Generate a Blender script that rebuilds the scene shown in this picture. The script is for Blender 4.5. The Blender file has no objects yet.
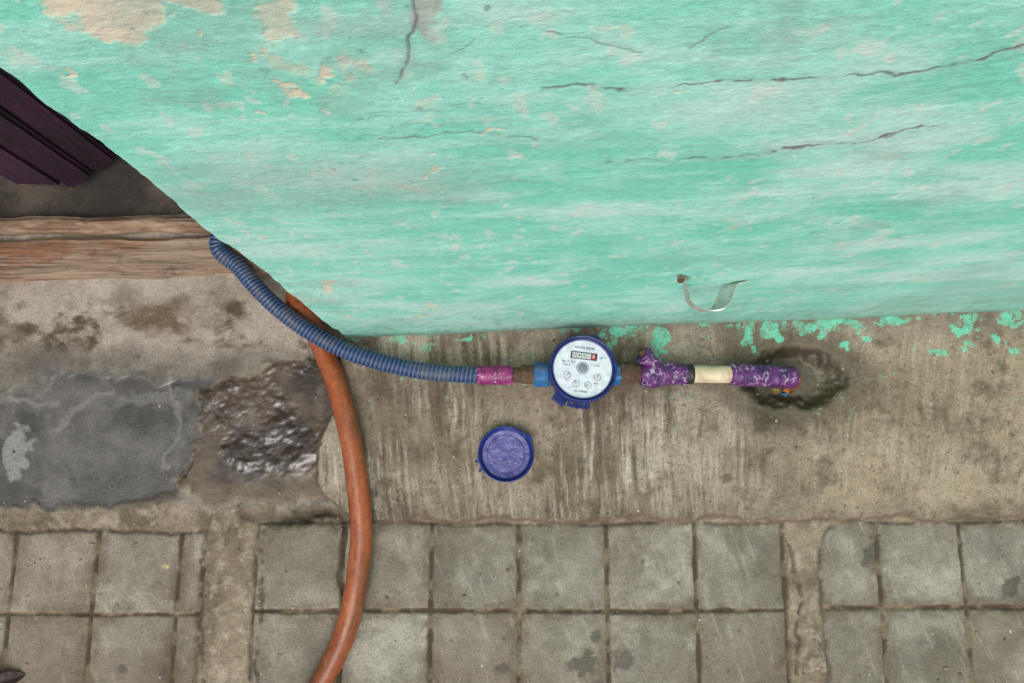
import bpy, bmesh, math, numpy as np
from mathutils import Vector, Matrix

F=740.0; TILT=math.radians(9.6); H=1.0
CT,ST=math.cos(TILT),math.sin(TILT)
scene=bpy.context.scene
scene.view_settings.view_transform='Standard'
scene.view_settings.look='None'
scene.view_settings.exposure=0

# ------------------------------------------------------------------ helpers
def P(u,v,z=0.0):
    dx=(u-512)/F; dy=(341.5-v)/F
    d=(dx, dy*CT+ST, dy*ST-CT)
    t=(H-z)/(-d[2])
    return Vector((d[0]*t,d[1]*t,z))
def proj(X,Y,Z):
    zc=Z-H
    yc=Y*CT+zc*ST
    dep=np.maximum(Y*ST-zc*CT,0.02)
    return 512+F*X/dep, 341.5-F*yc/dep
def lin(c):
    c=np.asarray(c,dtype=float)/255.0
    return np.where(c<=0.04045,c/12.92,((c+0.055)/1.055)**2.4)
def L4(c,g=1.0):
    a=lin(c)*g
    return (float(a[0]),float(a[1]),float(a[2]),1.0)
def vn(x,y,seed=0):
    xi=np.floor(x).astype(np.int64); yi=np.floor(y).astype(np.int64)
    xf=x-xi; yf=y-yi
    a=xf*xf*xf*(xf*(xf*6-15)+10); b=yf*yf*yf*(yf*(yf*6-15)+10)
    def h(p,q):
        n=(p*374761393+q*668265263+seed*1442695041)&0xffffffff
        n=((n^(n>>13))*1274126177)&0xffffffff
        n=n^(n>>16)
        n=(n*2246822519)&0xffffffff
        n=n^(n>>15)
        return (n&0xffff)/65535.0
    return (h(xi,yi)*(1-a)+h(xi+1,yi)*a)*(1-b)+(h(xi,yi+1)*(1-a)+h(xi+1,yi+1)*a)*b
def fbm(x,y,seed=0,o=4,g=0.5):
    s=0;a=1;t=0
    for i in range(o):
        ca,sa=math.cos(.5*i+.3),math.sin(.5*i+.3)
        xx=(x*ca-y*sa); yy=(x*sa+y*ca)
        s=s+a*vn(xx*2**i+i*17.3,yy*2**i-i*9.1,seed+i*31); t+=a; a*=g
    return s/t
def fbma(x,y,seed=0,o=4,g=0.5):
    s=0;a=1;t=0
    for i in range(o):
        s=s+a*vn(x*2**i+i*17.3,y*2**i-i*9.1,seed+i*31); t+=a; a*=g
    return s/t
def ss(x,a=0.0,b=1.0):
    t=np.clip((x-a)/(b-a),0,1); return t*t*(3-2*t)
def sdf(U,V,pts):
    d=np.full(U.shape,1e18); inside=np.zeros(U.shape,bool)
    n=len(pts)
    for i in range(n):
        ax,ay=pts[i]; bx,by=pts[(i+1)%n]
        ex,ey=bx-ax,by-ay
        wx,wy=U-ax,V-ay
        t=np.clip((wx*ex+wy*ey)/(ex*ex+ey*ey),0,1)
        d=np.minimum(d,(wx-ex*t)**2+(wy-ey*t)**2)
        c=((ay>V)!=(by>V))
        xx=ax+(V-ay)/(by-ay if by!=ay else 1e-9)*ex
        inside^=(c&(U<xx))
    d=np.sqrt(d)
    return np.where(inside,-d,d)
def dline(U,V,pts):
    d=np.full(U.shape,1e18)
    for i in range(len(pts)-1):
        ax,ay=pts[i]; bx,by=pts[i+1]
        ex,ey=bx-ax,by-ay
        wx,wy=U-ax,V-ay
        t=np.clip((wx*ex+wy*ey)/(ex*ex+ey*ey),0,1)
        d=np.minimum(d,(wx-ex*t)**2+(wy-ey*t)**2)
    return np.sqrt(d)
def mixc(C,col,m):
    return C*(1-m[...,None])+np.asarray(lin(col))*m[...,None]

def mesh_np(name,V,faces,attrs=None,smooth=True,mat=None,parent=None):
    me=bpy.data.meshes.new(name)
    V=np.asarray(V,dtype=np.float32).reshape(-1,3)
    faces=np.asarray(faces,dtype=np.int32)
    nf=len(faces)
    me.vertices.add(len(V)); me.vertices.foreach_set('co',V.ravel())
    me.loops.add(nf*4); me.loops.foreach_set('vertex_index',faces.ravel())
    me.polygons.add(nf); me.polygons.foreach_set('loop_start',np.arange(0,nf*4,4,dtype=np.int32))
    me.update(calc_edges=True)
    me.polygons.foreach_set('use_smooth',np.full(nf,smooth))
    if attrs:
        for k,a in attrs.items():
            if a.ndim>=2 and a.shape[-1]==3:
                A=np.ones((len(V),4),dtype=np.float32); A[:,:3]=a.reshape(-1,3)
                at=me.color_attributes.new(k,'FLOAT_COLOR','POINT'); at.data.foreach_set('color',A.ravel())
            else:
                at=me.attributes.new(k,'FLOAT','POINT'); at.data.foreach_set('value',a.astype(np.float32).ravel())
    me.update()
    ob=bpy.data.objects.new(name,me); scene.collection.objects.link(ob)
    if mat: me.materials.append(mat)
    if parent: ob.parent=parent
    return ob
def grid_faces(ny,nx,wrap=False):
    j,i=np.meshgrid(np.arange(ny-1),np.arange(nx if wrap else nx-1),indexing='ij')
    i2=(i+1)%nx
    return np.stack([j*nx+i,j*nx+i2,(j+1)*nx+i2,(j+1)*nx+i],-1).reshape(-1,4)
def empty(name,loc=(0,0,0)):
    e=bpy.data.objects.new(name,None); e.empty_display_size=0.05
    scene.collection.objects.link(e); e.location=loc
    return e

# ------------------------------------------------------------------ materials
class NT:
    def __init__(s,name):
        s.m=bpy.data.materials.new(name); s.m.use_nodes=True
        s.t=s.m.node_tree; s.b=s.t.nodes['Principled BSDF']
        s.co=s.t.nodes.new('ShaderNodeTexCoord').outputs['Object']
    def n(s,t,**k):
        x=s.t.nodes.new(t)
        for a,b in k.items(): setattr(x,a,b)
        return x
    def l(s,a,b): s.t.links.new(a,b)
    def mapping(s,scale):
        m=s.n('ShaderNodeMapping'); m.inputs['Scale'].default_value=scale; s.l(s.co,m.inputs['Vector']); return m.outputs[0]
    def noise(s,scale,detail=3,rough=0.6,vec=None,dist=0):
        x=s.n('ShaderNodeTexNoise'); x.inputs['Scale'].default_value=scale; x.inputs['Detail'].default_value=detail
        x.inputs['Roughness'].default_value=rough; x.inputs['Distortion'].default_value=dist
        s.l(vec or s.co,x.inputs['Vector']); return x.outputs['Fac']
    def vor(s,scale,vec=None,feature='F1'):
        x=s.n('ShaderNodeTexVoronoi'); x.feature=feature; x.inputs['Scale'].default_value=scale
        s.l(vec or s.co,x.inputs['Vector']); return x.outputs['Distance']
    def rng(s,v,a,b,c,d,clamp=True):
        x=s.n('ShaderNodeMapRange'); x.clamp=clamp
        x.inputs['From Min'].default_value=a; x.inputs['From Max'].default_value=b
        x.inputs['To Min'].default_value=c; x.inputs['To Max'].default_value=d
        s.l(v,x.inputs['Value']); return x.outputs['Result']
    def math(s,op,a,b):
        x=s.n('ShaderNodeMath',operation=op)
        for i,q in enumerate((a,b)):
            if isinstance(q,(int,float)): x.inputs[i].default_value=q
            else: s.l(q,x.inputs[i])
        return x.outputs[0]
    def mix(s,f,a,b,mode='MIX'):
        x=s.n('ShaderNodeMix',data_type='RGBA',blend_type=mode)
        if isinstance(f,(int,float)): x.inputs[0].default_value=f
        else: s.l(f,x.inputs[0])
        for i,q in ((6,a),(7,b)):
            if isinstance(q,tuple): x.inputs[i].default_value=q
            else: s.l(q,x.inputs[i])
        return x.outputs[2]
    def gray(s,v):
        c=s.n('ShaderNodeCombineColor')
        for i in range(3): s.l(v,c.inputs[i])
        return c.outputs[0]
    def attr(s,name,fac=False):
        a=s.n('ShaderNodeAttribute'); a.attribute_name=name
        return a.outputs['Fac'] if fac else a.outputs['Color']
    def bump(s,h,dist,strength=1.0,prev=None):
        b=s.n('ShaderNodeBump'); b.inputs['Distance'].default_value=dist
        if isinstance(strength,(int,float)): b.inputs['Strength'].default_value=strength
        else: s.l(strength,b.inputs['Strength'])
        s.l(h,b.inputs['Height'])
        if prev: s.l(prev,b.inputs['Normal'])
        return b.outputs[0]
    def set(s,k,v):
        if isinstance(v,(int,float,tuple)): s.b.inputs[k].default_value=v
        else: s.l(v,s.b.inputs[k])

def pmat(name,c1,c2,scale=60,rough=0.6,bump=0.0004,metal=0.0,stretch=(1,1,1),bscale=None,lo=.35,hi=.65,coat=0,grime=None):
    n=NT(name); v=n.mapping(stretch)
    f=n.rng(n.noise(scale,3,.65,v),lo,hi,0,1)
    c=n.mix(f,L4(c1),L4(c2))
    if grime:
        g=n.rng(n.noise(scale*.5,4,.75,v),.52,.66,0,.8)
        c=n.mix(g,c,L4(grime))
    n.set('Base Color',c)
    n.set('Roughness',n.rng(n.noise(scale*2,1,.6,v),.3,.7,max(rough-.12,0.02),min(rough+.12,1)))
    n.set('Metallic',metal); n.set('Coat Weight',coat)
    if bump: n.set('Normal',n.bump(n.noise(bscale or scale*4,2,.6,v),bump))
    return n.m

def attr_mat(name,fine=430,contrast=.36,bumpd=.0012,rough=.9,spec=.3):
    n=NT(name)
    a=n.attr('Col')
    n1=n.rng(n.noise(fine,2,.8),.25,.75,1-contrast,1+contrast,False)
    n2=n.rng(n.noise(fine*.16,3,.7),.3,.7,1-contrast*.45,1+contrast*.45,False)
    tot=n.math('MULTIPLY',n1,n2)
    n.set('Base Color',n.mix(1.0,a,n.gray(tot),'MULTIPLY'))
    w=n.attr('wet',True)
    n.set('Roughness',n.rng(w,0,1,rough,.10))
    n.set('Specular IOR Level',n.rng(w,0,1,spec,.95))
    b=n.bump(n.noise(fine*.45,3,.75),bumpd,n.rng(w,0,.6,1,.35))
    n.set('Normal',b)
    return n.m

# ------------------------------------------------------------------ ground
def axis(lo,hi,step,outlo,outhi,n=26):
    c=np.arange(lo,hi+step*.5,step)
    a=lo-(lo-outlo)*(np.linspace(0,1,n)[1:]**2.2)[::-1]
    b=hi+(outhi-hi)*(np.linspace(0,1,n)[1:]**2.2)
    return np.concatenate([a,c,b])
gx=axis(-.76,.76,.0015,-3.5,3.5); gy=axis(-.36,.52,.0015,-3.0,3.0)
X,Y=np.meshgrid(gx,gy)
def ground_fields(X,Y):
    U,V=proj(X,Y,np.zeros_like(X))
    wx=(fbm(X*22,Y*22,1,4)-.5); wy=(fbm(X*22,Y*22,2,4)-.5)
    wf=(fbm(X*90,Y*90,3,3)-.5); wf2=(fbm(X*90,Y*90,8,3)-.5)
    Uw=U+wx*26+wf*7; Vw=V+wy*26+wf2*7
    med=fbm(X*18,Y*18,12,6,.6); fine=fbm(X*80,Y*80,13,4,.6)
    cloud=fbm(X*9,Y*9,14,6,.62)
    C=np.zeros(X.shape+(3,))+lin((138,125,106))
    C=mixc(C,(106,94,78),ss(med,.38,.68)); C=mixc(C,(168,156,137),ss(fine,.50,.80)*.6)
    C=mixc(C,(86,75,60),ss(cloud,.5,.7)*.5)
    Z=(med-.5)*.006+(fine-.5)*.002
    wet=np.zeros(X.shape)
    def panel(sd,xl,pitch,yl,ypitch,seed):
        nonlocal C,Z,wet
        jit=(fbm(X*60,Y*60,seed+5,3)-.5)*.0026
        jit2=(fbm(X*9,Y*9,seed+6,2)-.5)*.003
        kx=(X+jit2-xl)/pitch; ky=(Y+jit2-yl)/ypitch
        dx=np.abs(kx-np.round(kx))*pitch+jit; dy=np.abs(ky-np.round(ky))*ypitch+jit
        cx=np.floor(kx).astype(int); cy=np.floor(ky).astype(int)
        tint=vn(cx+.0,cy+.0,seed); tint2=vn(cx+.0,cy+.0,seed+77)
        d=np.minimum(dx,dy)
        wid=.0012+.0020*fbm(X*25,Y*25,seed+7,3)
        gro=1-ss(d,wid*.6,wid*1.9)
        sd=sd+jit*1.5
        ins=1-ss(sd,-.002,.0015)
        T=np.zeros(X.shape+(3,))+lin((138,132,121))
        T=mixc(T,(108,101,90),ss(fbm(X*10+tint*40,Y*10,seed+9,6,.6),.36,.74)*.9)
        T=mixc(T,(166,160,148),ss(fbm(X*16+tint*30,Y*16,seed+19,6,.6),.44,.80)*.8)
        T=T*(0.88+.18*tint)[...,None]
        T=mixc(T,(120,103,82),(tint2*.38))
        low=ss(V,600,690)*.45; T=mixc(T,(106,93,77),low*ss(cloud,.3,.65))
        T=mixc(T,(94,81,64),(1-ss(d,.001,.022))*ss(fine*.4+med*.6,.34,.62)*.75)
        damp=ss(fbm(X*12,Y*12,seed+29,6,.66),.50,.74)
        T=mixc(T,(88,80,69),damp*.6)
        T=mixc(T,(172,164,150),ss(fbma(X*180+Y*60,Y*25-X*10,seed+59,3,.6),.66,.82)*.3)
        G=mixc(np.zeros(X.shape+(3,))+lin((76,64,50)),(124,110,90),ss(fbm(X*50,Y*50,seed+39,4),.42,.66)*.9)
        T=T*(1-gro[...,None])+G*gro[...,None]
        h=(tint-.5)*.0014+(fine-.5)*.0006-gro*.0032*(.4+.8*fbm(X*30,Y*30,seed+3,3))
        edge=np.exp(-(sd/.0028)**2)
        C=C*(1-ins[...,None])+T*ins[...,None]
        wet=np.maximum(wet,ins*damp*.30*(1-gro))
        C=mixc(C,(72,62,50),edge*.7*ss(fine,.32,.56))
        Z=Z*(1-ins)+h*ins-edge*.0032*ss(med,.3,.6)
    def box(x0,x1,y0,y1,r=0.0):
        cx,cy=(x0+x1)/2,(y0+y1)/2; hx,hy=(x1-x0)/2-r,(y1-y0)/2-r
        qx=np.abs(X-cx)-hx; qy=np.abs(Y-cy)-hy
        return np.hypot(np.maximum(qx,0),np.maximum(qy,0))+np.minimum(np.maximum(qx,qy),0)-r
    nb=wx*.012
    panel(box(-.335,.3565,-2.5,-.073)+nb*.6,.0092,.1148,-.1837,.1148,100)
    panel(box(-2.6,-.402,-2.5,-.083)+nb,-.4335,.1085,-.1875,.112,200)
    panel(box(.4045,2.6,-2.5,-.072,.035)+nb,.4786,.1082,-.1795,.111,300)
    dl=dline(U+wx*14,V,[(342,528),(344,600),(338,690)])
    g=(1-ss(dl,1.0,3.2)); C=mixc(C,(66,56,44),g*.7); Z-=g*.003
    for pts in ([(786,535),(796,600),(803,690)],[(205,560),(204,690)],[(262,530),(256,690)]):
        g=(1-ss(dline(U+wx*22,V,pts),.8,3.0))*ss(fine,.35,.55); C=mixc(C,(70,58,44),g*.7); Z-=g*.002
    # ---- left apron
    ua=np.interp(V,[300,345,400,440,480,522],[352,342,335,320,316,348])
    ap=(1-ss(Vw,503,512))*(1-ss(U+wx*14,ua-2,ua+6))
    A=np.zeros(X.shape+(3,))+lin((156,146,133))
    A=mixc(A,(122,111,97),ss(cloud,.38,.68)*.9)
    A=mixc(A,(172,163,149),ss(med,.5,.8)*.6)
    mo=fbm(X*24,Y*34,41,6,.65)
    A=mixc(A,(78,68,54),ss(mo,.46,.74)*ss(Vw,285,312)*(1-ss(Vw,345,376)))
    A=mixc(A,(100,84,66),(1-ss(np.hypot((Vw-318)/26,(Uw-160)/50),.2,1.2))*.95*ss(mo,.3,.55))
    A=mixc(A,(86,74,60),(1-ss(np.hypot((Vw-322)/20,(Uw-26)/26),.2,1.2))*.95*ss(mo,.3,.55))
    rest=ss(Vw,338,366)
    A=A*(1-rest[...,None])+mixc(np.zeros(X.shape+(3,))+lin((122,115,105)),(92,85,77),ss(med,.34,.66))*rest[...,None]
    dks=sdf(Uw,Vw,[(-900,392),(-10,388),(18,398),(50,372),(130,368),(165,385),(196,372),(214,384),(196,430),(182,500),(120,506),(-900,510)])
    dk=1-ss(dks,-7,4)
    A=mixc(A,(76,73,70),dk*.95); A=mixc(A,(54,52,48),dk*ss(fbm(X*22,Y*22,43,6,.62),.40,.74)*.85)
    A=mixc(A,(62,58,52),np.exp(-((dks+2)/2.5)**2)*.4)
    A=mixc(A,(112,108,102),dk*ss(cloud,.50,.70)*.6)
    lp=1-ss(np.hypot((Vw-456+(U-16)*.8)/30,(Uw-16)/12)+wf*1.2,.7,1.05)
    A=mixc(A,(140,140,138),lp*.75)
    lp2=1-ss(np.hypot((Vw-402)/9,(Uw-150)/52)+wf,.6,1.1)
    A=mixc(A,(114,111,106),lp2*.55)
    for pts in ([(52,430),(80,405),(110,388)],[(-10,402),(60,400)],[(170,372),(176,420),(165,470)]):
        A=mixc(A,(132,127,119),(1-ss(dline(Uw,Vw,pts),.8,4))*.5)
    wetA=np.maximum(dk*(.62+.28*ss(cloud,.35,.55))*(1-lp),rest*.35)
    lumps=sdf(Uw,Vw,[(202,392),(262,366),(330,352),(360,360),(360,470),(330,500),(205,506),(176,486),(196,440)])
    lu=1-ss(lumps,-5,1)
    lc=mixc(np.zeros(X.shape+(3,))+lin((88,76,64)),(58,49,42),ss(fbm(X*20,Y*20,44,6,.6),.36,.64))
    lc=mixc(lc,(114,100,84),ss(fbm(X*40,Y*40,46,5,.6),.52,.8)*.5)
    lc=mixc(lc,(112,96,76),ss(V,468,500)*.5)
    A=A*(1-lu[...,None])+lc*lu[...,None]
    rim=np.exp(-((lumps+1)/3.0)**2); A=mixc(A,(146,130,108),rim*.5*ss(fine,.34,.6))
    wl=ss(fbm(X*14,Y*14,45,4),.28,.42)*(1-ss(V,460,495)*.7)
    wetA=np.maximum(wetA,lu*wl)
    hA=.001+(med-.5)*.002*(1-dk)+lu*(.005+(fbm(X*20,Y*20,47,4)-.5)*.007+(fbm(X*100,Y*100,48,3)-.5)*.0022*wl)
    sl=np.clip((345-V)/70,0,1); hA=hA+sl*.010
    hA-=.002*dk
    C=C*(1-ap[...,None])+A*ap[...,None]; Z=Z*(1-ap)+hA*ap; wet=wet*(1-ap)+wetA*ap
    ho=np.exp(-(((Uw-303)/44)**2+((Vw-516)/9)**2)); Z-=ho*.014; C=mixc(C,(74,66,56),np.clip(ho*1.1,0,.85))
    # ---- inner floor
    inn=(1-ss(V-(-.04*U),222,226))*(U<500)
    C=C*(1-inn[...,None])+mixc(np.zeros(X.shape+(3,))+lin((84,75,67)),(54,48,43),ss(cloud,.35,.65))*inn[...,None]
    Z=Z*(1-inn)+inn*(.008+(med-.5)*.002); wet=wet*(1-inn)
    # ---- plinth along the wall
    vf=522+wy*16+wf*5
    pm=ss(U+wx*16+wf*6,ua-2,ua+7)*(1-ss(V,vf-8,vf+2))
    fan=(U-640)*.00016*(V-330)/190.0
    sx=X+fan*.9+(fbm(X*9,Y*5,51,2)-.5)*.018+(fbm(X*60,Y*40,50,2)-.5)*.0034
    br=fbma(sx*190,Y*14,52,4,.64); br2=fbma(sx*60,Y*7,53,4,.6)
    amp=(.22+.70*ss(fbm(X*9,Y*9,54,4),.32,.60))*np.interp(U,[340,700,760,860,1024],[1,1,.6,.4,.3])
    B=np.zeros(X.shape+(3,))+lin((142,129,111))
    B=mixc(B,(110,98,82),ss(cloud,.36,.66)*.9)
    B=mixc(B,(170,159,141),ss(fbm(X*12,Y*9,55,6,.62),.44,.74)*.75)
    rt=ss(U,720,860); B=mixc(B,(152,136,114),rt*.6)
    B=mixc(B,(78,67,53),(1-ss(br,.28,.50))*amp*.8)
    B=mixc(B,(184,175,159),ss(br,.54,.78)*amp*.8)
    B=mixc(B,(98,86,70),(1-ss(br2,.28,.52))*amp*.5)
    B=mixc(B,(86,75,59),ss(fbm(X*26,Y*26,56,6,.7),.48,.80)*.75)
    B=mixc(B,(56,48,38),ss(fbm(X*200,Y*200,57,3,.7),.66,.82)*.55)
    B=mixc(B,(112,104,95),(1-ss(V,322,350))*.5)
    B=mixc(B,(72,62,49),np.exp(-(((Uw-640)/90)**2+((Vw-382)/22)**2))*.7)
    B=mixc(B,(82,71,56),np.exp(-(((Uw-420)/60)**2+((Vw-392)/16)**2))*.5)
    B=mixc(B,(78,68,54),(1-ss(vf-V,0,26))*.4)
    # shallow wet hollow that the pipe drops into
    Uh=U+wx*14+wf*8; Vh=V+wy*14+wf2*8
    hd=np.hypot((Uh-788)/54,(Vh-380)/31)
    B=mixc(B,(80,70,54),(1-ss(hd,.95,1.9))*.8)
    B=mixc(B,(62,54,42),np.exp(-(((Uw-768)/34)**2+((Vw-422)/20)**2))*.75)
    B=mixc(B,(92,79,61),np.exp(-(((Uw-865)/60)**2+((Vw-400)/32)**2))*.5)
    hole=1-ss(hd,.58,1.04)
    holec=1-ss(hd,.85,1.0)
    B=mixc(B,(66,58,43),holec*.95); B=mixc(B,(88,77,57),holec*ss(fbm(X*22,Y*22,58,5),.42,.66)*.6)
    B=mixc(B,(48,41,31),np.exp(-((hd-.90)/.10)**2)*.55*ss(-(Vh-380),-24,10))  # shadow under the hollow's upper rim, painted into the colour
    hP=.010+.016*np.clip((522-V)/190.0,0,1)
    hP=hP+(br-.5)*.0032*amp+(br2-.5)*.0020*amp+(med-.5)*.003+(fine-.5)*.0014
    hP=hP-hole*.023; hP+=np.exp(-((hd-1.10)/.12)**2)*.0014
    wP=np.maximum(holec*.50,(1-ss(hd,1.0,1.4))*.3)
    C=C*(1-pm[...,None])+B*pm[...,None]; Z=Z*(1-pm)+hP*pm; wet=wet*(1-pm)+wP*pm
    e=np.clip(pm*(1-pm)*4,0,1)
    C=mixc(C,(86,74,60),e*.7*ss(V,360,420)*(U<420)); C=mixc(C,(90,78,62),e*.7*(U>=420))  # shadow line of the plinth step, put into the colour as a dark rim
    # paint drips
    pn=fbm(X*75,Y*75,61,5,.6); vwall=np.interp(U,[345,440,1024],[334,326,311])
    blobs=[(820,331,30,9),(742,335,8,13),(657,336,9,12),(617,333,20,7),(958,334,13,13),(650,352,12,4),(930,350,7,4),(890,325,14,5),(1000,322,12,6),(765,338,9,7),(428,352,8,4),(405,345,6,3),(860,345,6,3),(985,345,5,4),(1010,352,6,4),(470,345,5,3),(840,352,5,3),(560,329,14,3),(700,329,8,3)]
    m=np.zeros(X.shape)
    for (a,b,c,d) in blobs:
        m=np.maximum(m,1-ss(np.hypot((Uw-a)/c,(Vw-b)/d)+(pn-.5)*3.2,.75,1.0))
    m=np.maximum(m,ss(pn,.63,.67)*(1-ss(V-vwall,4,22))*(U>350))
    m=np.maximum(m,ss(fbm(X*120,Y*120,62,3),.81,.84)*(1-ss(V,360,460))*(U>345)*.7)
    m=m*pm*(1-holec)
    C=mixc(C,(106,194,164),m*.85*(.5+.5*ss(fine,.3,.5))); Z+=m*.0004
    sp=np.zeros(X.shape)
    for (a,b,c,d) in [(583,664,15,12),(628,658,14,11),(598,640,8,6),(868,553,4,14),(165,674,8,9),(120,668,5,5),(1016,592,8,8),(498,672,12,5),(640,560,4,3),(590,682,10,8)]:
        sp=np.maximum(sp,1-ss(np.hypot((Uw-a)/c,(Vw-b)/d)+(fine-.5)*1.6,.6,1.1))
    C=mixc(C,(64,57,47),sp*.75); wet=np.maximum(wet,sp*.3)
    ys=1-ss(np.hypot((U-166)/3.2,(V-567)/2.6)+wf*2,.7,1.1); C=mixc(C,(186,170,118),ys*.9)
    return C,Z,wet
C,Z,wet=ground_fields(X,Y)
GV=np.stack([X,Y,Z],-1)
ground=mesh_np('pavement',GV,grid_faces(*X.shape),{'Col':C,'wet':wet},mat=attr_mat('pavement_concrete'))
def gz(x,y):
    j=np.argmin(abs(gy-y)); i=np.argmin(abs(gx-x)); return float(Z[j,i])
me=bpy.data.meshes.new('ground'); me.from_pydata([(-200,-200,-.05),(200,-200,-.05),(200,200,-.05),(-200,200,-.05)],[],[(0,1,2,3)])
g0=bpy.data.objects.new('ground',me); scene.collection.objects.link(g0); me.materials.append(pmat('earth',(120,108,90),(98,88,72),4,.9,.01))

# ------------------------------------------------------------------ painted wall
A0=P(343,337,.026); B0=P(1024,311,.026)
wd=(B0-A0); wd.z=0; wd.normalize(); wn=Vector((wd.y,-wd.x,0))
if wn.y>0: wn=-wn
back=-wn
R=.007
sf=np.arange(-R,.56,.0008); s1=np.arange(.56,.86,.0018)[1:]
s_out=.86+(2.6-.86)*np.linspace(0,1,20)[1:]**1.5
s_left=-R-(1.0-R)*np.linspace(0,1,40)[1:][::-1]**1.6
S=np.concatenate([s_left,sf,s1,s_out])
vv=np.linspace(345,-60,620)
dyy=(341.5-vv)/F; Yw=A0.y
zz=H-Yw/(dyy*CT+ST)*(CT-dyy*ST)
zz=zz[(zz>-.012)&(zz<.80)]
ZZ=np.concatenate([[-.02],zz,.80+(2.7-.80)*np.linspace(0,1,24)[1:]**1.4])
SS,WZ=np.meshgrid(S,ZZ)
loc_a=np.where(SS>=R,SS,0.0); loc_b=np.where(SS<=-R,-SS,0.0)
ph=(SS+R)/(2*R)*math.pi/2; arc=(np.abs(SS)<R)
loc_a=np.where(arc,R-R*np.cos(ph),loc_a); loc_b=np.where(arc,R-R*np.sin(ph),loc_b)
na=np.where(arc,-np.cos(ph),np.where(SS<=-R,-1.,0.)); nbk=np.where(arc,-np.sin(ph),np.where(SS>=R,-1.,0.))
def wallpos(a,b):
    return A0.x+wd.x*a+back.x*b, A0.y+wd.y*a+back.y*b
PX,PY=wallpos(loc_a,loc_b)
WU,WV=proj(PX,PY,WZ)
WU=np.where(SS<-R,-500,WU)
lf=fbm(SS*5,WZ*5,71,5); mf=fbm(SS*22,WZ*18,72,6,.6); ff=fbm(SS*120,WZ*90,73,4,.6)
st=fbma(SS*10+WZ*2,WZ*70-SS*5,74,5,.62); st2=fbma(SS*40,WZ*200-SS*10,75,3,.6)
Wc=np.zeros(SS.shape+(3,))+lin((136,217,197))
Wc=mixc(Wc,(118,207,186),ss(lf,.40,.72)*.75)
Wc=mixc(Wc,(166,227,213),ss(mf,.42,.75)*.7)
Wc=mixc(Wc,(186,232,222),ss(st,.46,.82)*.6)
Wc=mixc(Wc,(106,196,172),(1-ss(st2,.22,.48))*.28)
Wc=mixc(Wc,(204,232,226),ss(fbm(SS*7+3,WZ*16,76,6,.62),.46,.78)*.7)
chm=fbm(SS*46,WZ*36,77,6,.58); chz=fbm(SS*6,WZ*5,78,3)
chip=ss(chm,.69,.725)*ss(chz,.50,.64)*.75
Wuw=WU+(mf-.5)*90+(ff-.5)*26; Wvw=WV+(fbm(SS*30,WZ*30,79,6,.62)-.5)*54+(ff-.5)*12
pat=np.zeros(SS.shape)
for (a,b,c,d) in [(108,20,38,26),(165,2,52,12),(98,44,12,8),(75,-5,32,20),(340,72,12,4),(285,88,9,4),(258,60,5,5),(322,76,7,4),(318,284,11,6),(470,136,18,2.5),(250,110,6,3),(186,30,7,2.5),(318,110,8,2),(448,160,7,2),(65,75,6,5),(690,100,4,2),(800,150,4,2),(505,155,5,2)]:
    pat=np.maximum(pat,1-ss(np.hypot((Wuw-a)/c,(Wvw-b)/d),.74,1.06))
pk=1-ss(np.hypot((Wuw-425)/13,(Wvw-12)/20),.6,1.2)
chip=np.maximum(chip,pat*.95)
halo=np.clip(1-np.abs(chm-.67)/.04,0,1)*ss(chz,.47,.62)*.4
Wc=mixc(Wc,(196,229,217),halo)
Wc=mixc(Wc,(222,208,186),chip); Wc=mixc(Wc,(186,164,160),pk*.7)
Wc=mixc(Wc,(214,224,213),ss(fbm(SS*90,WZ*60,80,3),.70,.76)*.5)
Wc=mixc(Wc,(96,104,94),ss(fbm(SS*170,WZ*130,87,3,.6),.79,.84)*.5*ss(chz,.4,.6))
cr=np.zeros(SS.shape); crn=fbm(SS*90,WZ*70,83,4,.6)
for pts,w,o_ in [([(398,84),(408,52),(414,22),(416,-10)],1.9,1),([(545,89),(640,88),(740,82),(860,74),(940,66)],1.3,.9),([(380,136),(470,134),(540,139)],.9,.7),([(690,158),(760,152),(850,140),(945,122)],1.3,1),([(690,52),(725,30),(742,10)],1.1,.5),([(548,36),(600,44),(640,52)],1.0,.5),([(440,58),(475,40),(500,30)],.8,.5),([(690,158),(640,156),(600,166)],.8,.5),([(930,68),(985,56),(1030,42)],2.0,1),([(345,118),(450,108),(520,104)],.7,.35)]:
    d=dline(WU+(fbm(SS*60,WZ*60,81,4,.6)-.5)*13,WV+(fbm(SS*60,WZ*60,82,4,.6)-.5)*12,pts)
    cr=np.maximum(cr,(1-ss(d,w*.3,w*1.3))*(.15+.85*ss(crn,.36,.52))*o_)
    Wc=mixc(Wc,(128,170,160),(1-ss(d,w,w*5))*.22*o_)
Wc=mixc(Wc,(104,78,92),cr*.85)
gr=fbm(SS*4+9,WZ*6,86,6,.65); Wc=mixc(Wc,(134,174,162),ss(gr,.50,.76)*.45)
gr2=fbm(SS*12+2,WZ*14,88,6,.7); Wc=mixc(Wc,(146,176,166),ss(gr2,.56,.78)*.45)
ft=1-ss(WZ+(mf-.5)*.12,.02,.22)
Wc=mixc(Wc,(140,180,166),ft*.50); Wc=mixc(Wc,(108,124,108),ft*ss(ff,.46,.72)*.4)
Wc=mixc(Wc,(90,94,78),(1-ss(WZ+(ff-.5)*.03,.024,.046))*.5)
hx=1-ss(np.hypot((WU-682+(ff-.5)*14)/9,(WV-280+(ff-.5)*6)/5),.6,1.1)
Wc=mixc(Wc,(140,108,86),hx*.9); Wc=mixc(Wc,(206,218,204),(1-ss(np.hypot((Wuw-712)/26,(Wvw-280)/5),.5,1.1))*.6)
lfc=(1-ss(SS,-.004,.006)); Wc=mixc(Wc,(192,222,208),lfc*.7*ss(ff,.35,.6))
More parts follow.
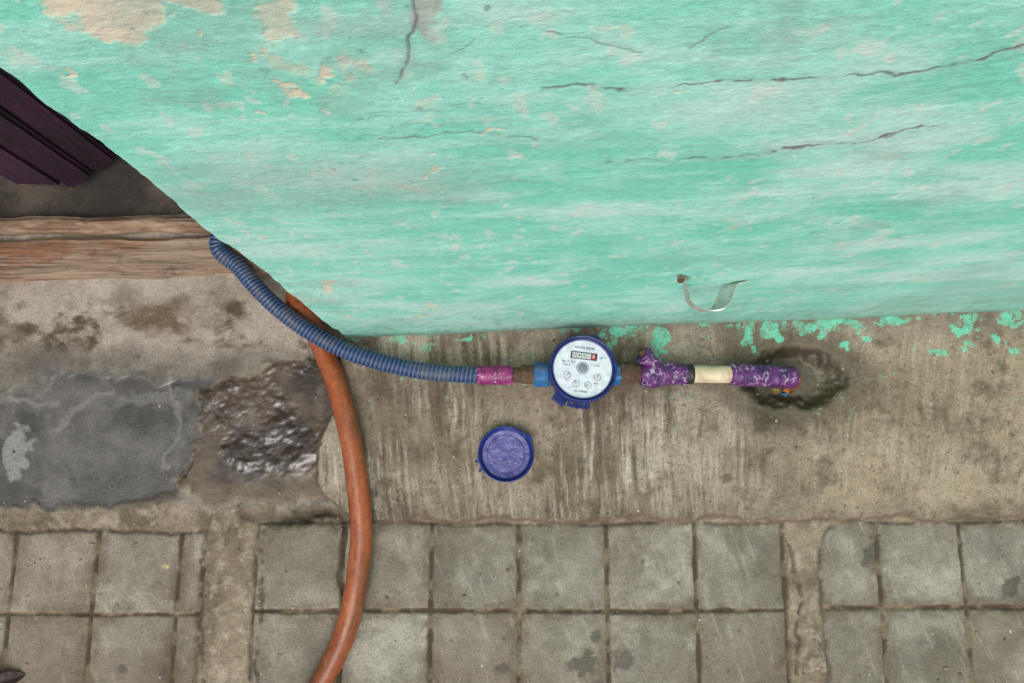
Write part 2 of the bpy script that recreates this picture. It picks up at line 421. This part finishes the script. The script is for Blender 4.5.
off=(lf-.5)*.006+(mf-.5)*.0016+(st-.5)*.0006-chip*.0005-cr*.0007-hx*.006+(ff-.5)*.0004
rough_edge=np.exp(-(SS/.01)**2)*(fbm(SS*20,WZ*30,84,4)-.5)*.004
off=off+rough_edge
A_=wd.x*na+back.x*nbk; B_=wd.y*na+back.y*nbk
WVt=np.stack([PX+A_*off,PY+B_*off,WZ],-1)
n=NT('mint_wall_paint')
a=n.attr('Col')
m1=n.rng(n.noise(170,3,.75),.3,.7,.89,1.08,False)
c=n.mix(1.0,a,n.gray(m1),'MULTIPLY')
sp=n.rng(n.noise(200,4,.78),.62,.72,0,.5); c=n.mix(sp,c,L4((212,228,220)))
n.set('Base Color',c); n.set('Roughness',.62); n.set('Specular IOR Level',.3)
b=n.bump(n.noise(110,5,.75,n.mapping((1,1,1.5))),.0013); n.set('Normal',b)
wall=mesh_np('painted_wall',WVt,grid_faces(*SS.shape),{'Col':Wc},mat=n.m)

def boxmesh(name,corners2d,z0,z1,mat,bevel=.004,parent=None):
    bm=bmesh.new()
    lo=[bm.verts.new((p[0],p[1],z0)) for p in corners2d]; hi=[bm.verts.new((p[0],p[1],z1)) for p in corners2d]
    k=len(lo)
    bm.faces.new(lo[::-1]); bm.faces.new(hi)
    for i in range(k): bm.faces.new((lo[i],lo[(i+1)%k],hi[(i+1)%k],hi[i]))
    bmesh.ops.recalc_face_normals(bm,faces=bm.faces)
    if bevel: bmesh.ops.bevel(bm,geom=bm.edges[:],offset=bevel,segments=2,affect='EDGES')
    me=bpy.data.meshes.new(name); bm.to_mesh(me); bm.free(); me.materials.append(mat)
    ob=bpy.data.objects.new(name,me); scene.collection.objects.link(ob)
    if parent: ob.parent=parent
    return ob
plaster=pmat('raw_plaster',(150,140,126),(120,112,100),8,.9,.003)
def wp(a,b):
    x,y=wallpos(a,b); return (x,y)
boxmesh('wall_core',[wp(.02,.02),wp(2.59,.02),wp(2.59,1.0),wp(.02,1.0)],-.01,2.69,plaster,.0,wall)
shade_house=empty('shade_house')  # unseen shell, added to occlude sky light at the doorway
boxmesh('shade_ceiling',[(-3.0,.50),(A0.x-.03,.50),(A0.x-.03,3.0),(-3.0,3.0)],1.90,2.1,plaster,.01,shade_house)  # out-of-view slab put in to darken the interior
boxmesh('shade_back_wall',[(-3.0,1.4),(A0.x-.03,1.4),(A0.x-.03,1.52),(-3.0,1.52)],-.02,1.89,plaster,.01,shade_house)  # this and the next wall are out of view, added for occlusion
boxmesh('shade_side_wall',[(-3.1,.2),(-2.95,.2),(-2.95,2.89),(-3.1,2.89)],-.02,1.89,plaster,.01,shade_house)

# ------------------------------------------------------------------ wooden threshold
def wood(name,c1,c2,c3):
    n=NT(name)
    v=n.mapping((2.2,40,40))
    f=n.rng(n.noise(3.2,5,.7,v,.4),.34,.66,0,1); c=n.mix(f,L4(c1),L4(c2))
    g=n.rng(n.noise(9,4,.75,n.mapping((.9,3,3))),.50,.64,0,.85); c=n.mix(g,c,L4(c3))
    k=n.rng(n.noise(5,4,.7,n.mapping((1.2,60,60))),.54,.66,0,.9); c=n.mix(k,c,L4((48,35,27)))
    k=n.rng(n.noise(40,4,.75),.54,.72,0,.65); c=n.mix(k,c,L4((84,66,52)))
    n.set('Base Color',c); n.set('Roughness',.8)
    n.set('Normal',n.bump(n.noise(3.2,5,.7,v,.4),.004)); return n.m
def plank(name,pl,pr,pr2,pl2,z,th,mat,parent,seed):
    nx,ny=600,44
    u=np.linspace(0,1,nx); w=np.linspace(0,1,ny)
    Uu,Ww=np.meshgrid(u,w)
    a=np.array(pl);b=np.array(pr);c=np.array(pr2);d=np.array(pl2)
    pos=(a*(1-Uu[...,None])+b*Uu[...,None])*(1-Ww[...,None])+(d*(1-Uu[...,None])+c*Uu[...,None])*Ww[...,None]
    x=pos[...,0];y=pos[...,1]
    ed=np.minimum(Ww,1-Ww)*np.hypot(*(a-d))
    zt=z+(fbma(x*6,y*160,seed,4)-.5)*.004+(fbm(x*12,y*30,seed+3,4)-.5)*.005-(1-ss(ed,0,.007))*.006
    y=y+(fbma(x*14,y*2,seed+8,4)-.5)*.010
    top=np.stack([x,y,zt],-1)
    f0=np.stack([x[:1],y[:1],np.full((1,nx),z-th)],-1); f1=np.stack([x[-1:],y[-1:],np.full((1,nx),z-th)],-1)
    V=np.concatenate([f0,top,f1],0)
    return mesh_np(name,V,grid_faces(ny+2,nx),mat=mat,parent=parent)
thr=empty('wooden_threshold')
w1=wood('weathered_wood',(158,136,114),(126,104,86),(134,86,58)); w2=wood('weathered_wood_dark',(142,112,88),(96,72,56),(168,146,124))
def q(u,v,z): p=P(u,v,z); return (p.x,p.y)
def ext(u0,v0,u1,v1,z,ux):
    t=(ux-u0)/(u1-u0); return q(ux,v0+(v1-v0)*t,z)
zt=.026
plank('sill_board',ext(0,280,215,272,zt,-700),ext(0,280,215,272,zt,330),ext(0,240,215,234,zt,330),ext(0,240,215,234,zt,-700),zt,.034,w1,thr,301)
plank('back_strip',ext(0,234,215,228,zt,-700),ext(0,234,215,228,zt,330),ext(0,219,215,213,zt,330),ext(0,219,215,213,zt,-700),zt+.003,.036,w2,thr,331)

# ------------------------------------------------------------------ purple door leaf
door=empty('purple_door')
pm_=pmat('purple_paint',(58,25,52),(34,16,33),22,.7,.0012,stretch=(3,3,.6),grime=(24,16,23))
a1=P(72,191,.02); a2=P(120,161,.02)
dv=(a2-a1); dv.z=0; dn=Vector((-dv.y,dv.x,0)).normalized()
for k in range(2):
    p=a1+dv*(k/2.0)+dn*(.003*(k%2)); r=a1+dv*((k+.97)/2.0)+dn*(.003*(k%2))
    boxmesh('board_%d'%(k+1),[(p.x,p.y),(r.x,r.y),(r.x+dn.x*.03,r.y+dn.y*.03),(p.x+dn.x*.03,p.y+dn.y*.03)],.02,1.86,pm_,.005,door)
a0=P(14,186,.024); b0_=a1+dn*.004
dv2=(b0_-a0); dn2=Vector((-dv2.y,dv2.x,0)).normalized()
boxmesh('edge_stile',[(a0.x,a0.y),(b0_.x,b0_.y),(b0_.x+dn2.x*.04,b0_.y+dn2.y*.04),(a0.x+dn2.x*.04,a0.y+dn2.y*.04)],.024,1.84,pm_,.008,door)
p=a1+dn*.036; r=a2+dn*.036
boxmesh('ledge',[(p.x,p.y),(r.x,r.y),(r.x+dn.x*.5,r.y+dn.y*.5),(p.x+dn.x*.5,p.y+dn.y*.5)],.03,1.86,pm_,.004,door)

# ------------------------------------------------------------------ sweeps
def catmull(pts,step):
    pts=[np.array(p,float) for p in pts]
    pts=[2*pts[0]-pts[1]]+pts+[2*pts[-1]-pts[-2]]
    out=[]
    for i in range(1,len(pts)-2):
        p0,p1,p2,p3=pts[i-1:i+3]
        for t in np.linspace(0,1,40,endpoint=False):
            out.append(.5*((2*p1)+(-p0+p2)*t+(2*p0-5*p1+4*p2-p3)*t*t+(-p0+3*p1-3*p2+p3)*t**3))
    out.append(pts[-2]); out=np.array(out)
    s=np.concatenate([[0],np.cumsum(np.linalg.norm(np.diff(out,axis=0),axis=1))])
    ns=max(int(s[-1]/step),3); q_=np.linspace(0,s[-1],ns)
    return np.stack([np.interp(q_,s,out[:,k]) for k in range(3)],-1),q_
def sweep(name,pts,rf,mat,segs=28,step=.001,parent=None,colf=None,smooth=True,cap=True):
    c,s=catmull(pts,step)
    t=np.gradient(c,axis=0); t/=np.linalg.norm(t,axis=1)[:,None]
    up=np.array([0,0,1.]); 
    if abs(t[0]@up)>.9: up=np.array([0,1.,0])
    nrm=np.zeros_like(c); v=np.cross(t[0],up); v/=np.linalg.norm(v)
    for i in range(len(c)):
        v=v-t[i]*(v@t[i]); v/=np.linalg.norm(v); nrm[i]=v
    bn=np.cross(t,nrm)
    th=np.linspace(0,2*math.pi,segs,endpoint=False)
    Sg,Th=np.meshgrid(s,th,indexing='ij')
    r=rf(Sg,Th,s[-1]) if callable(rf) else np.full(Sg.shape,rf)
    if cap:
        pre=np.array([r[0]*0+1e-5]); r=np.concatenate([pre,r,pre],0)
        c=np.concatenate([c[:1],c,c[-1:]]); nrm=np.concatenate([nrm[:1],nrm,nrm[-1:]]); bn=np.concatenate([bn[:1],bn,bn[-1:]])
        Sg=np.concatenate([Sg[:1],Sg,Sg[-1:]]); Th=np.concatenate([Th[:1],Th,Th[-1:]])
    V=c[:,None,:]+r[...,None]*(np.cos(Th)[...,None]*nrm[:,None,:]+np.sin(Th)[...,None]*bn[:,None,:])
    at={'Col':colf(Sg,Th,s[-1],r)} if colf else None
    return mesh_np(name,V,grid_faces(r.shape[0],segs,True),at,mat=mat,parent=parent,smooth=smooth)
def lathe(name,prof,segs,loc,mat,rot=None,parent=None,smooth=True):
    pr=np.array(prof,float); th=np.linspace(0,2*math.pi,segs,endpoint=False)
    V=np.stack([pr[:,0][:,None]*np.cos(th),pr[:,0][:,None]*np.sin(th),np.repeat(pr[:,1][:,None],segs,1)],-1)
    if rot is not None:
        V=V@np.array(rot.to_3x3()).T
    V=V+np.array(loc)
    o=mesh_np(name,V,grid_faces(len(pr),segs,True),mat=mat,parent=parent,smooth=False)
    if smooth:
        for p_ in o.data.polygons: p_.use_smooth=True
        try: o.data.set_sharp_from_angle(angle=math.radians(35))
        except Exception: pass
    return o

PITCH=.0056
def per(T_): return np.cos(T_)*1.3
def rib(S_,T_,Lg): 
    x=np.cos(2*math.pi*(S_/PITCH+T_/(2*math.pi)))
    return .0108+.0008*np.tanh(1.6*x)
def ribc(S_,T_,Lg,r):
    x=np.cos(2*math.pi*(S_/PITCH+T_/(2*math.pi)))
    c=np.zeros(S_.shape+(3,))+lin((48,72,114))
    c=mixc(c,(22,30,56),1-ss(x,-.9,-.1)); c=mixc(c,(90,116,148),ss(x,.5,.95)*.5)
    d=fbm(S_*40,per(T_),91,5,.6); return mixc(c,(98,98,98),ss(d,.48,.74)*.5)
def hose_mat(name,rough):
    n=NT(name); a=n.attr('Col'); f=n.rng(n.noise(180,3,.7),.3,.7,.82,1.14,False)
    n.set('Base Color',n.mix(1,a,n.gray(f),'MULTIPLY')); n.set('Roughness',n.rng(n.noise(70,2,.6),.3,.7,rough-.10,rough+.12)); n.set('Normal',n.bump(n.noise(500,2,.6),.0002)); return n.m
bh=empty('blue_corrugated_hose')
bp=[(-.27,.85,.02),(-.29,.60,.025),(-.325,.43,.028)]+[tuple(P(u,v,z)) for u,v,z in [(219,236,.032),(241,269,.036),(273,304,.042),(312,333,.048),(352,353,.051),(400,367,.052),(440,373,.054),(483,375.5,.056)]]
sweep('hose_tube',bp,rib,hose_mat('blue_ribbed_pvc',.40),32,.0007,bh,ribc)
oh=empty('orange_garden_hose')
opx=[(297,295),(305,311),(318,337),(335,376),(350,426),(358,478),(361.5,535),(355,592),(342,640),(320,684),(292,730),(240,790)]
op=[]
for u,v in opx:
    p=P(u,v,.02); op.append((p.x,p.y,max(gz(p.x,p.y),0)+.0150))
zs=np.array([p[2] for p in op]); 
for _ in range(2): zs[1:-1]=np.maximum(zs[1:-1],(zs[:-2]+zs[2:])/2)
op=[(p[0],p[1],float(z)) for p,z in zip(op,zs)]
op=[(-.25,.85,.02),(-.25,.55,.022),(-.262,.34,.024)]+op
def orc(S_,T_,Lg,r):
    c=np.zeros(S_.shape+(3,))+lin((158,84,46)); d=fbm(S_*18,per(T_),95,6,.6)
    c=mixc(c,(124,62,36),ss(d,.38,.72)*.7); c=mixc(c,(180,114,74),ss(fbm(S_*60,per(T_)*2,96,5,.6),.52,.8)*.4)
    return mixc(c,(96,66,48),ss(fbm(S_*12,per(T_),97,6,.65),.50,.74)*.6)
sweep('hose_tube',op,lambda S_,T_,Lg:.0143+.0003*(vn(S_*30,per(T_),5)-.5),hose_mat('orange_rubber',.28),32,.002,oh,orc)

# ------------------------------------------------------------------ pipework
def tape_mat(name,base,dark,white=(204,186,206),wamt=.6):
    n=NT(name)
    f=n.rng(n.noise(70,3,.7),.38,.62,0,1); c=n.mix(f,L4(base),L4(dark))
    w=n.rng(n.vor(130,None,'DISTANCE_TO_EDGE'),.03,.07,1,0); k=n.rng(n.noise(75,2,.7),.52,.58,0,wamt)
    c=n.mix(n.math('MULTIPLY',w,k),c,L4(white))
    g=n.rng(n.noise(120,4,.7),.64,.70,0,.6); c=n.mix(g,c,L4(white))
    g=n.rng(n.noise(45,4,.7),.56,.68,0,.5); c=n.mix(g,c,L4((60,40,50)))
    n.set('Base Color',c); n.set('Roughness',.36); n.set('Normal',n.bump(n.noise(160,3,.6),.0012)); return n.m
tp=tape_mat('purple_tape',(102,44,108),(60,26,80)); tm=tape_mat('magenta_tape',(142,40,104),(96,28,80),(216,170,196),.7)
rust=pmat('rusty_iron',(104,76,58),(60,44,34),160,.85,.0014,.1,grime=(114,98,80))
cyan=pmat('cyan_painted_nut',(24,112,164),(18,78,132),120,.5,.0008,grime=(90,82,68))
blue=pmat('blue_plastic',(26,38,112),(20,28,86),50,.28,.0002,grime=(56,64,112))
cream=pmat('cream_pvc',(212,194,166),(190,170,140),50,.4,.0002,grime=(160,136,104))
black=pmat('black_tape',(26,23,28),(40,35,42),90,.45,.0008)
orangep=pmat('orange_fitting',(176,98,42),(124,70,36),90,.5,.0006,grime=(84,66,46))
ZP=.056
def tape_r(r0,seed,wr=.0012,bul=None):
    def f(S_,T_,Lg):
        q_=S_/.012+T_/(2*math.pi)
        r=r0+.0006*(q_-np.floor(q_))+(fbm(S_*160,per(T_)*1.2,seed,3)-.5)*wr*1.6
        if bul: r=r+bul(S_,Lg)
        e=np.minimum(S_,Lg-S_); return r-.0012*(1-ss(e,0,.002))
    return f
def seg(name,u0,v0,u1,v1,rf,mat,parent,z0=ZP,z1=ZP,step=.0006,segs=32):
    a=P(u0,v0,z0); b_=P(u1,v1,z1); m=(a+b_)/2
    return sweep(name,[tuple(a),tuple(m),tuple(b_)],rf,mat,segs,step,parent)
seg('tape_wrap',477,375.5,513,375,tape_r(.0122,11),tm,bh)
pipe=empty('water_supply_pipe')
def hexr(r0,n=6):
    def f(S_,T_,Lg):
        a=np.mod(T_,2*math.pi/n)-math.pi/n
        e=np.minimum(S_,Lg-S_); return r0*math.cos(math.pi/n)/np.cos(a)*(1-.08*(1-ss(e,0,.0015)))
    return f
def thread(r0):
    return lambda S_,T_,Lg: r0+.0007*np.cos(2*math.pi*(S_/.0022+T_/(2*math.pi)))+(fbm(S_*200,per(T_)*2,33,3)-.5)*.0012
seg('threaded_nipple',511,375,528,375,thread(.0098),rust,pipe)
seg('rusty_coupling',521,374.5,537,374.5,tape_r(.0118,14),rust,pipe)
seg('rusty_nipple',612,374,626,373.5,thread(.0105),rust,pipe)
seg('union_nut',619,373.5,633,373.2,hexr(.0150,8),rust,pipe)
seg('union_tail',631,373.2,643,373.2,thread(.0112),rust,pipe)
seg('valve_wrap',640,374.5,686,374,tape_r(.0136,15,.0040,lambda s,L_:.0035*np.exp(-((s-.014)/.012)**2)),tp,pipe)
seg('valve_stem_wrap',660,372,643,354,tape_r(.0098,16,.003,lambda s,L_:.002*np.exp(-((s-L_)/.006)**2)),tp,pipe,ZP,ZP+.012)
seg('valve_stem',646,357,641,350,.0055,rust,pipe,ZP+.010,ZP+.014)
seg('black_band',682,374,693,374,tape_r(.0128,17),black,pipe)
seg('pvc_tube',691,374,734,374.5,lambda S_,T_,Lg:.0112+0*S_,cream,pipe,ZP,ZP-.002)
e0=P(729,374.5,ZP-.002); e1=P(757,375.5,ZP-.006); e2=P(784,377,ZP-.014); e2x=P(793,378,ZP-.020)
sweep('tape_wrap',[tuple(e0),tuple(e1),tuple(e2),tuple(e2x)],tape_r(.0136,18,.0022),tp,32,.0006,pipe)
e2b=P(784,377,ZP-.016); e3=P(791,379,ZP-.026); e4=P(793,381,.014); e5=P(793,382,-.04)
sweep('orange_elbow',[tuple(e2b),tuple(e3),tuple(e4),tuple(e5)],lambda S_,T_,Lg:.0112+0*S_,orangep,32,.0006,pipe)
def rag(name,u,v,z,w,h,col,seed,parent):
    n_=14
    uu,ww=np.meshgrid(np.linspace(-1,1,n_),np.linspace(-1,1,n_))
    p=P(u,v,z)
    x=p.x+uu*w*(1-.3*ww)+.002*np.sin(ww*3+seed); y=p.y+ww*h+.0015*np.sin(uu*4+seed)
    zz_=z+.004*np.sin(uu*2.5+seed)*np.cos(ww*3)+.003*(fbm(uu*2,ww*2,seed,3)-.5)
    return mesh_np(name,np.stack([x,y,zz_],-1),grid_faces(n_,n_),mat=pmat(name+'_mat',col,tuple(int(c*.7) for c in col),80,.5,.0005),parent=parent)
rag('orange_rag',787,390,.034,.0055,.0035,(190,108,46),3,pipe)
rag('yellow_rag',777,391,.030,.004,.003,(176,150,60),5,pipe)
rag('blue_rag',783,394,.028,.005,.0022,(48,104,140),7,pipe)

# ------------------------------------------------------------------ water meter
mt=empty('water_meter')
top=P(582,370,.088)
cx,cy=top.x,top.y
tiltm=Matrix.Rotation(math.radians(2),4,'Y')@Matrix.Rotation(math.radians(-3),4,'X')
O=Vector((cx,cy,.050)); 
def mloc(x,y,z): return O+tiltm@Vector((x,y,z))
lathe('body',[(.001,-.032),(.026,-.032),(.032,-.026),(.034,-.012),(.034,0),(.037,.004),(.037,.016),(.0355,.018),(.0355,.020)],64,O,blue,tiltm,mt)
prof=[(.0355,.012),(.0405,.014),(.0408,.030),(.0422,.031),(.0428,.035),(.0422,.0385),(.0408,.0398),(.0396,.0394),(.0392,.0375),(.0388,.0365),(.0382,.0375),(.0372,.0372),(.0364,.0345)]
lathe('register_ring',prof,96,O,blue,tiltm,mt)
def joinboxes(name,items,mat,parent):
    bm=bmesh.new()
    for (c,r,sz) in items:
        M_=Matrix.Translation(c)@r@Matrix.Diagonal((sz[0],sz[1],sz[2],1))
        bmesh.ops.create_cube(bm,size=1,matrix=M_)
    bmesh.ops.bevel(bm,geom=bm.edges[:],offset=min(min(i[2]) for i in items)*.15,segments=1,affect='EDGES')
    me=bpy.data.meshes.new(name); bm.to_mesh(me); bm.free(); me.materials.append(mat)
    ob=bpy.data.objects.new(name,me); scene.collection.objects.link(ob); ob.parent=parent; return ob
it=[]
for k in range(28):
    a=2*math.pi*k/28
    it.append((mloc(.0415*math.cos(a),.0415*math.sin(a),.0225),tiltm@Matrix.Rotation(a,4,'Z'),(.0022,.0032,.013)))
joinboxes('grip_ribs',it,blue,mt)
items=[]
for k,a in enumerate((-112,-98,-84)):
    ar=math.radians(a); items.append((mloc(.0455*math.cos(ar),.0455*math.sin(ar),.031),tiltm@Matrix.Rotation(ar,4,'Z'),(.009,.0042,.009)))
ar=math.radians(-98)
items.append((mloc(.0465*math.cos(ar),.0465*math.sin(ar),.028),tiltm@Matrix.Rotation(ar,4,'Z'),(.0045,.022,.0045)))
ar=math.radians(68); items.append((mloc(.0440*math.cos(ar),.0440*math.sin(ar),.031),tiltm@Matrix.Rotation(ar,4,'Z'),(.005,.012,.006)))
ar=math.radians(-128); items.append((mloc(.044*math.cos(ar),.044*math.sin(ar),.012),tiltm@Matrix.Rotation(ar,4,'Z'),(.012,.018,.012)))
joinboxes('hinge_lugs',items,blue,mt)
n=NT('dial_white'); f=n.rng(n.noise(140,3,.6),.4,.66,0,1); n.set('Base Color',n.mix(f,L4((218,220,226)),L4((192,197,208)))); n.set('Roughness',.35); n.set('Coat Weight',.6); n.set('Coat Roughness',.08); dialm=n.m
lathe('dial',[(.0,.0346),(.0370,.0344)],64,O,dialm,tiltm,mt)
inkm=pmat('dial_ink',(34,36,44),(50,52,60),200,.5,0); redm=pmat('dial_red',(178,34,36),(150,28,30),200,.5,0); greym=pmat('dial_grey',(128,136,148),(104,112,124),300,.4,.0001)
DR=tiltm@Matrix.Rotation(math.radians(-7),4,'Z')
def dl_(x,y,z=.0349): return O+DR@Vector((x,y,z))
def text(s_,x,y,size,mat,z=.0351,parent=mt):
    cu=bpy.data.curves.new('txt','FONT'); cu.body=s_; cu.size=size; cu.align_x='CENTER'; cu.align_y='CENTER'; cu.extrude=.00004
    ob=bpy.data.objects.new('dial_text',cu); scene.collection.objects.link(ob); ob.parent=parent
    ob.matrix_local=Matrix.Translation(dl_(x,y,z))@DR; cu.materials.append(mat); return ob
joinboxes('counter_frame',[(dl_(.0,.0165,.0351),DR,(.0330,.0090,.0006))],inkm,mt)
whm=pmat('counter_wheels',(206,208,206),(186,190,190),200,.5,0)
joinboxes('counter_wheels',[(dl_(-.0120+.0060*k,.0165,.0355),DR,(.0053,.0070,.0005)) for k in range(4)],whm,mt)
joinboxes('counter_red_wheel',[(dl_(.0120,.0165,.0355),DR,(.0053,.0070,.0005))],redm,mt)
for k,ch in enumerate('04518'): text(ch,-.0120+.0060*k,.0165,.0064,inkm if k<4 else whm,.0359)
text('m³',.0225,.0165,.0042,inkm)
text('WATER METER',0,.0265,.0038,inkm)
text('Qn 1.5  30°C',-.018,.0070,.0032,inkm); text('Class B',-.0205,.0030,.0030,inkm)
text('15 mm',.018,.006,.0026,inkm); text('No. 1180264',0,-.0285,.0032,inkm); text('x0.1',-.018,-.0165,.003,redm); text('x0.01',.0185,-.0165,.003,redm)
lathe('leak_wheel',[(0,.0362),(.002,.0361),(.0055,.0356),(.0062,.0350)],10,tuple(O+DR@Vector((.000,.001,0))),greym,DR,mt,False)
def ring(name,x,y,r,mat,w=.0004):
    lathe(name,[(r-w,.0350),(r,.0352),(r+w,.0350)],40,tuple(O+DR@Vector((x,y,0))),mat,DR,mt)
ring('wheel_ring',0,.001,.0075,greym)
subs=((-.0185,-.0100),(-.0065,-.0195),(.0085,-.0195),(.0195,-.0085))
for (x,y) in subs: ring('sub_dial_ring',x,y,.0042,greym,.0002)
ticks=[]; 
for (x,y),a0 in zip(subs,(40,120,210,75)):
    a=math.radians(a0); ticks.append((dl_(x+.0012*math.cos(a),y+.0012*math.sin(a),.0354),DR@Matrix.Rotation(a,4,'Z'),(.0046,.0008,.0004)))
joinboxes('red_pointers',ticks,redm,mt)
tk=[]
for (x,y) in subs:
    for k in range(10):
        a=k*math.pi/5; tk.append((dl_(x+.0036*math.cos(a),y+.0036*math.sin(a),.0351),DR@Matrix.Rotation(a,4,'Z'),(.0009,.0003,.0003)))
joinboxes('sub_dial_ticks',tk,greym,mt)
seg('inlet_nut',534,374.5,549,374.5,hexr(.0158),cyan,mt,ZP,ZP)
seg('inlet_collar',545,374.5,562,374.5,lambda S_,T_,Lg:.0125+0*S_,cyan,mt,ZP,ZP)
seg('outlet_collar',598,374,617,374,lambda S_,T_,Lg:.0125+0*S_,blue,mt,ZP,ZP)
seg('outlet_nut',609,374,621,374,hexr(.0145),cyan,mt,ZP,ZP)

# ------------------------------------------------------------------ meter lid lying on the plinth
lid=empty('meter_lid')
lc=P(506,454,.022); zg=gz(lc.x,lc.y)
LO=Vector((lc.x,lc.y,zg+.003))
lt=Matrix.Rotation(math.radians(3),4,'X')
n=NT('blue_lid_inside'); f=n.rng(n.noise(60,5,.75),.36,.66,0,1); c=n.mix(f,L4((46,46,112)),L4((88,88,148)))
g=n.rng(n.noise(160,4,.8),.54,.72,0,.5); c=n.mix(g,c,L4((150,150,182)))
n.set('Base Color',c); n.set('Roughness',.22); n.set('Normal',n.bump(n.noise(80,3,.7),.0012)); lidin=n.m
blue2=pmat('blue_lid_plastic',(26,42,120),(18,28,90),60,.22,.0002,grime=(64,74,134))
lathe('lid_rim',[(.030,.0002),(.0345,.0005),(.0365,.004),(.0368,.009),(.0362,.0122),(.0350,.0126),(.0342,.0118),(.0338,.008),(.0328,.0060),(.0318,.0052),(.0308,.0035)],96,LO,blue2,lt,lid)
lathe('lid_inside',[(0,.0031),(.015,.0030),(.0240,.0031),(.0245,.0036),(.0252,.0031),(.0315,.0036)],72,LO,lidin,lt,lid)
it=[]
for da in (-9,9):
    a=math.radians(203+da); it.append((LO+Vector((.0385*math.cos(a),.0385*math.sin(a),.008)),Matrix.Rotation(a,4,'Z'),(.006,.0035,.007)))
a=math.radians(35); it.append((LO+Vector((.0375*math.cos(a),.0375*math.sin(a),.010)),Matrix.Rotation(a,4,'Z'),(.004,.010,.004)))
joinboxes('lid_hinge',it,blue2,lid)

# ------------------------------------------------------------------ pipe bracket on wall
def wallpt(u,v,off=0.0):
    dx=(u-512)/F; dy=(341.5-v)/F
    d=Vector((dx,dy*CT+ST,dy*ST-CT)); o=Vector((0,0,H))
    t=((A0+wn*off)-o).dot(wn)/d.dot(wn); return o+d*t
br_=empty('pipe_bracket')
steel=pmat('galvanised_steel',(206,208,200),(160,160,152),90,.36,.0003,.55,grime=(150,120,92))
z0=wallpt(706,283).z
path=[P(u,v,z0) for u,v in [(676,280),(684,281),(686.5,290),(688,300),(694,307),(704,311),(713,309),(718,301),(722,291),(727,285),(738,282)]]
pth,_=catmull([tuple(p) for p in path],.0008)
wv=np.array([.014*.6,-.010*.2,.0125])
npt=len(pth); tw=np.interp(np.linspace(0,1,npt),[0,.3,.5,.65,1],[.35,.4,.9,1.3,1.1])
base=pth-wv*.2
tg=np.gradient(pth,axis=0); tg/=np.linalg.norm(tg,axis=1)[:,None]; nr=np.cross(tg,wv/np.linalg.norm(wv)); nr/=np.linalg.norm(nr,axis=1)[:,None]
w_=wv[None]*tw[:,None]
rings=np.stack([base-nr*.0006,base+w_-nr*.0006,base+w_+nr*.0006,base+nr*.0006],1)
mesh_np('strap',rings,grid_faces(npt,4,True),mat=steel,parent=br_,smooth=False)
lathe('screw_head',[(0,.003),(.002,.0028),(.0034,.0012),(.0036,-.001)],20,Vector(wallpt(681,280,.001)),rust,Matrix.Rotation(math.radians(90),4,'X'),br_)

# ------------------------------------------------------------------ grit
r=np.random.RandomState(4)
def grit(name,n_,smax,c1,c2):
    bm=bmesh.new()
    for k in range(n_):
        u=r.uniform(-40,1060); v=r.choice([r.uniform(505,690),r.uniform(335,520)]) 
        p=P(u,v,0); x,y=p.x,p.y
        s_=min(abs(r.normal(0,.0008))+.0005,smax)
        M_=Matrix.Translation((x,y,gz(x,y)+s_*.3))@Matrix.Rotation(r.uniform(0,6),4,'Z')@Matrix.Diagonal((s_*r.uniform(.7,1.6),s_,s_*.7,1))
        bmesh.ops.create_icosphere(bm,subdivisions=1,radius=1,matrix=M_)
    me=bpy.data.meshes.new(name); bm.to_mesh(me); bm.free(); me.materials.append(pmat(name+'_m',c1,c2,50,.9,.0003))
    scene.collection.objects.link(bpy.data.objects.new(name,me))
grit('sand_grit',650,.0024,(150,138,118),(88,76,60))
grit('pale_stone_chips',110,.0018,(190,182,166),(150,140,124))
def leaf(name,u,v,ln,wd_,ang,c1,c2):
    nU,nW=20,9
    a,b=np.meshgrid(np.linspace(0,1,nU),np.linspace(-1,1,nW))
    w=np.sin(a*math.pi)**.8*wd_; p=P(u,v,0)
    lx=(a-.5)*ln; ly=b*w
    x=p.x+lx*math.cos(ang)-ly*math.sin(ang); y=p.y+lx*math.sin(ang)+ly*math.cos(ang)
    z=gz(p.x,p.y)+.003+np.abs(b)*w*.5+.003*np.sin(a*5)
    return mesh_np(name,np.stack([x,y,z],-1),grid_faces(nW,nU),mat=pmat(name+'_m',c1,c2,90,.7,.0006))
leaf('dry_leaf',8,679,.045,.010,.25,(58,38,28),(34,24,20))

# ------------------------------------------------------------------ light, world, camera
w=bpy.data.worlds.new('World'); scene.world=w; w.use_nodes=True
nt=w.node_tree; bg=nt.nodes['Background']
sky=nt.nodes.new('ShaderNodeTexSky'); sky.sky_type='NISHITA'; sky.sun_disc=False
EL=math.radians(58); AZ=math.radians(190)
sky.sun_elevation=EL; sky.sun_rotation=AZ; sky.dust_density=4; sky.air_density=1; sky.ozone_density=1
hs=nt.nodes.new('ShaderNodeHueSaturation'); hs.inputs['Saturation'].default_value=.12
nt.links.new(sky.outputs[0],hs.inputs['Color']); nt.links.new(hs.outputs[0],bg.inputs['Color'])
bg.inputs['Strength'].default_value=.15
sd=bpy.data.lights.new('sun','SUN'); sd.energy=1.45; sd.angle=math.radians(50); sd.color=(1,.965,.91)
so=bpy.data.objects.new('sun',sd); scene.collection.objects.link(so)
dirv=Vector((math.sin(AZ)*math.cos(EL),math.cos(AZ)*math.cos(EL),math.sin(EL)))
so.rotation_euler=dirv.to_track_quat('Z','Y').to_euler()
cam=bpy.data.cameras.new('camera'); co=bpy.data.objects.new('camera',cam); scene.collection.objects.link(co)
co.location=(0,0,H); co.rotation_euler=(TILT,0,0)
cam.sensor_width=36; cam.lens=F/1024*36; cam.clip_start=.01; cam.clip_end=600
scene.camera=co
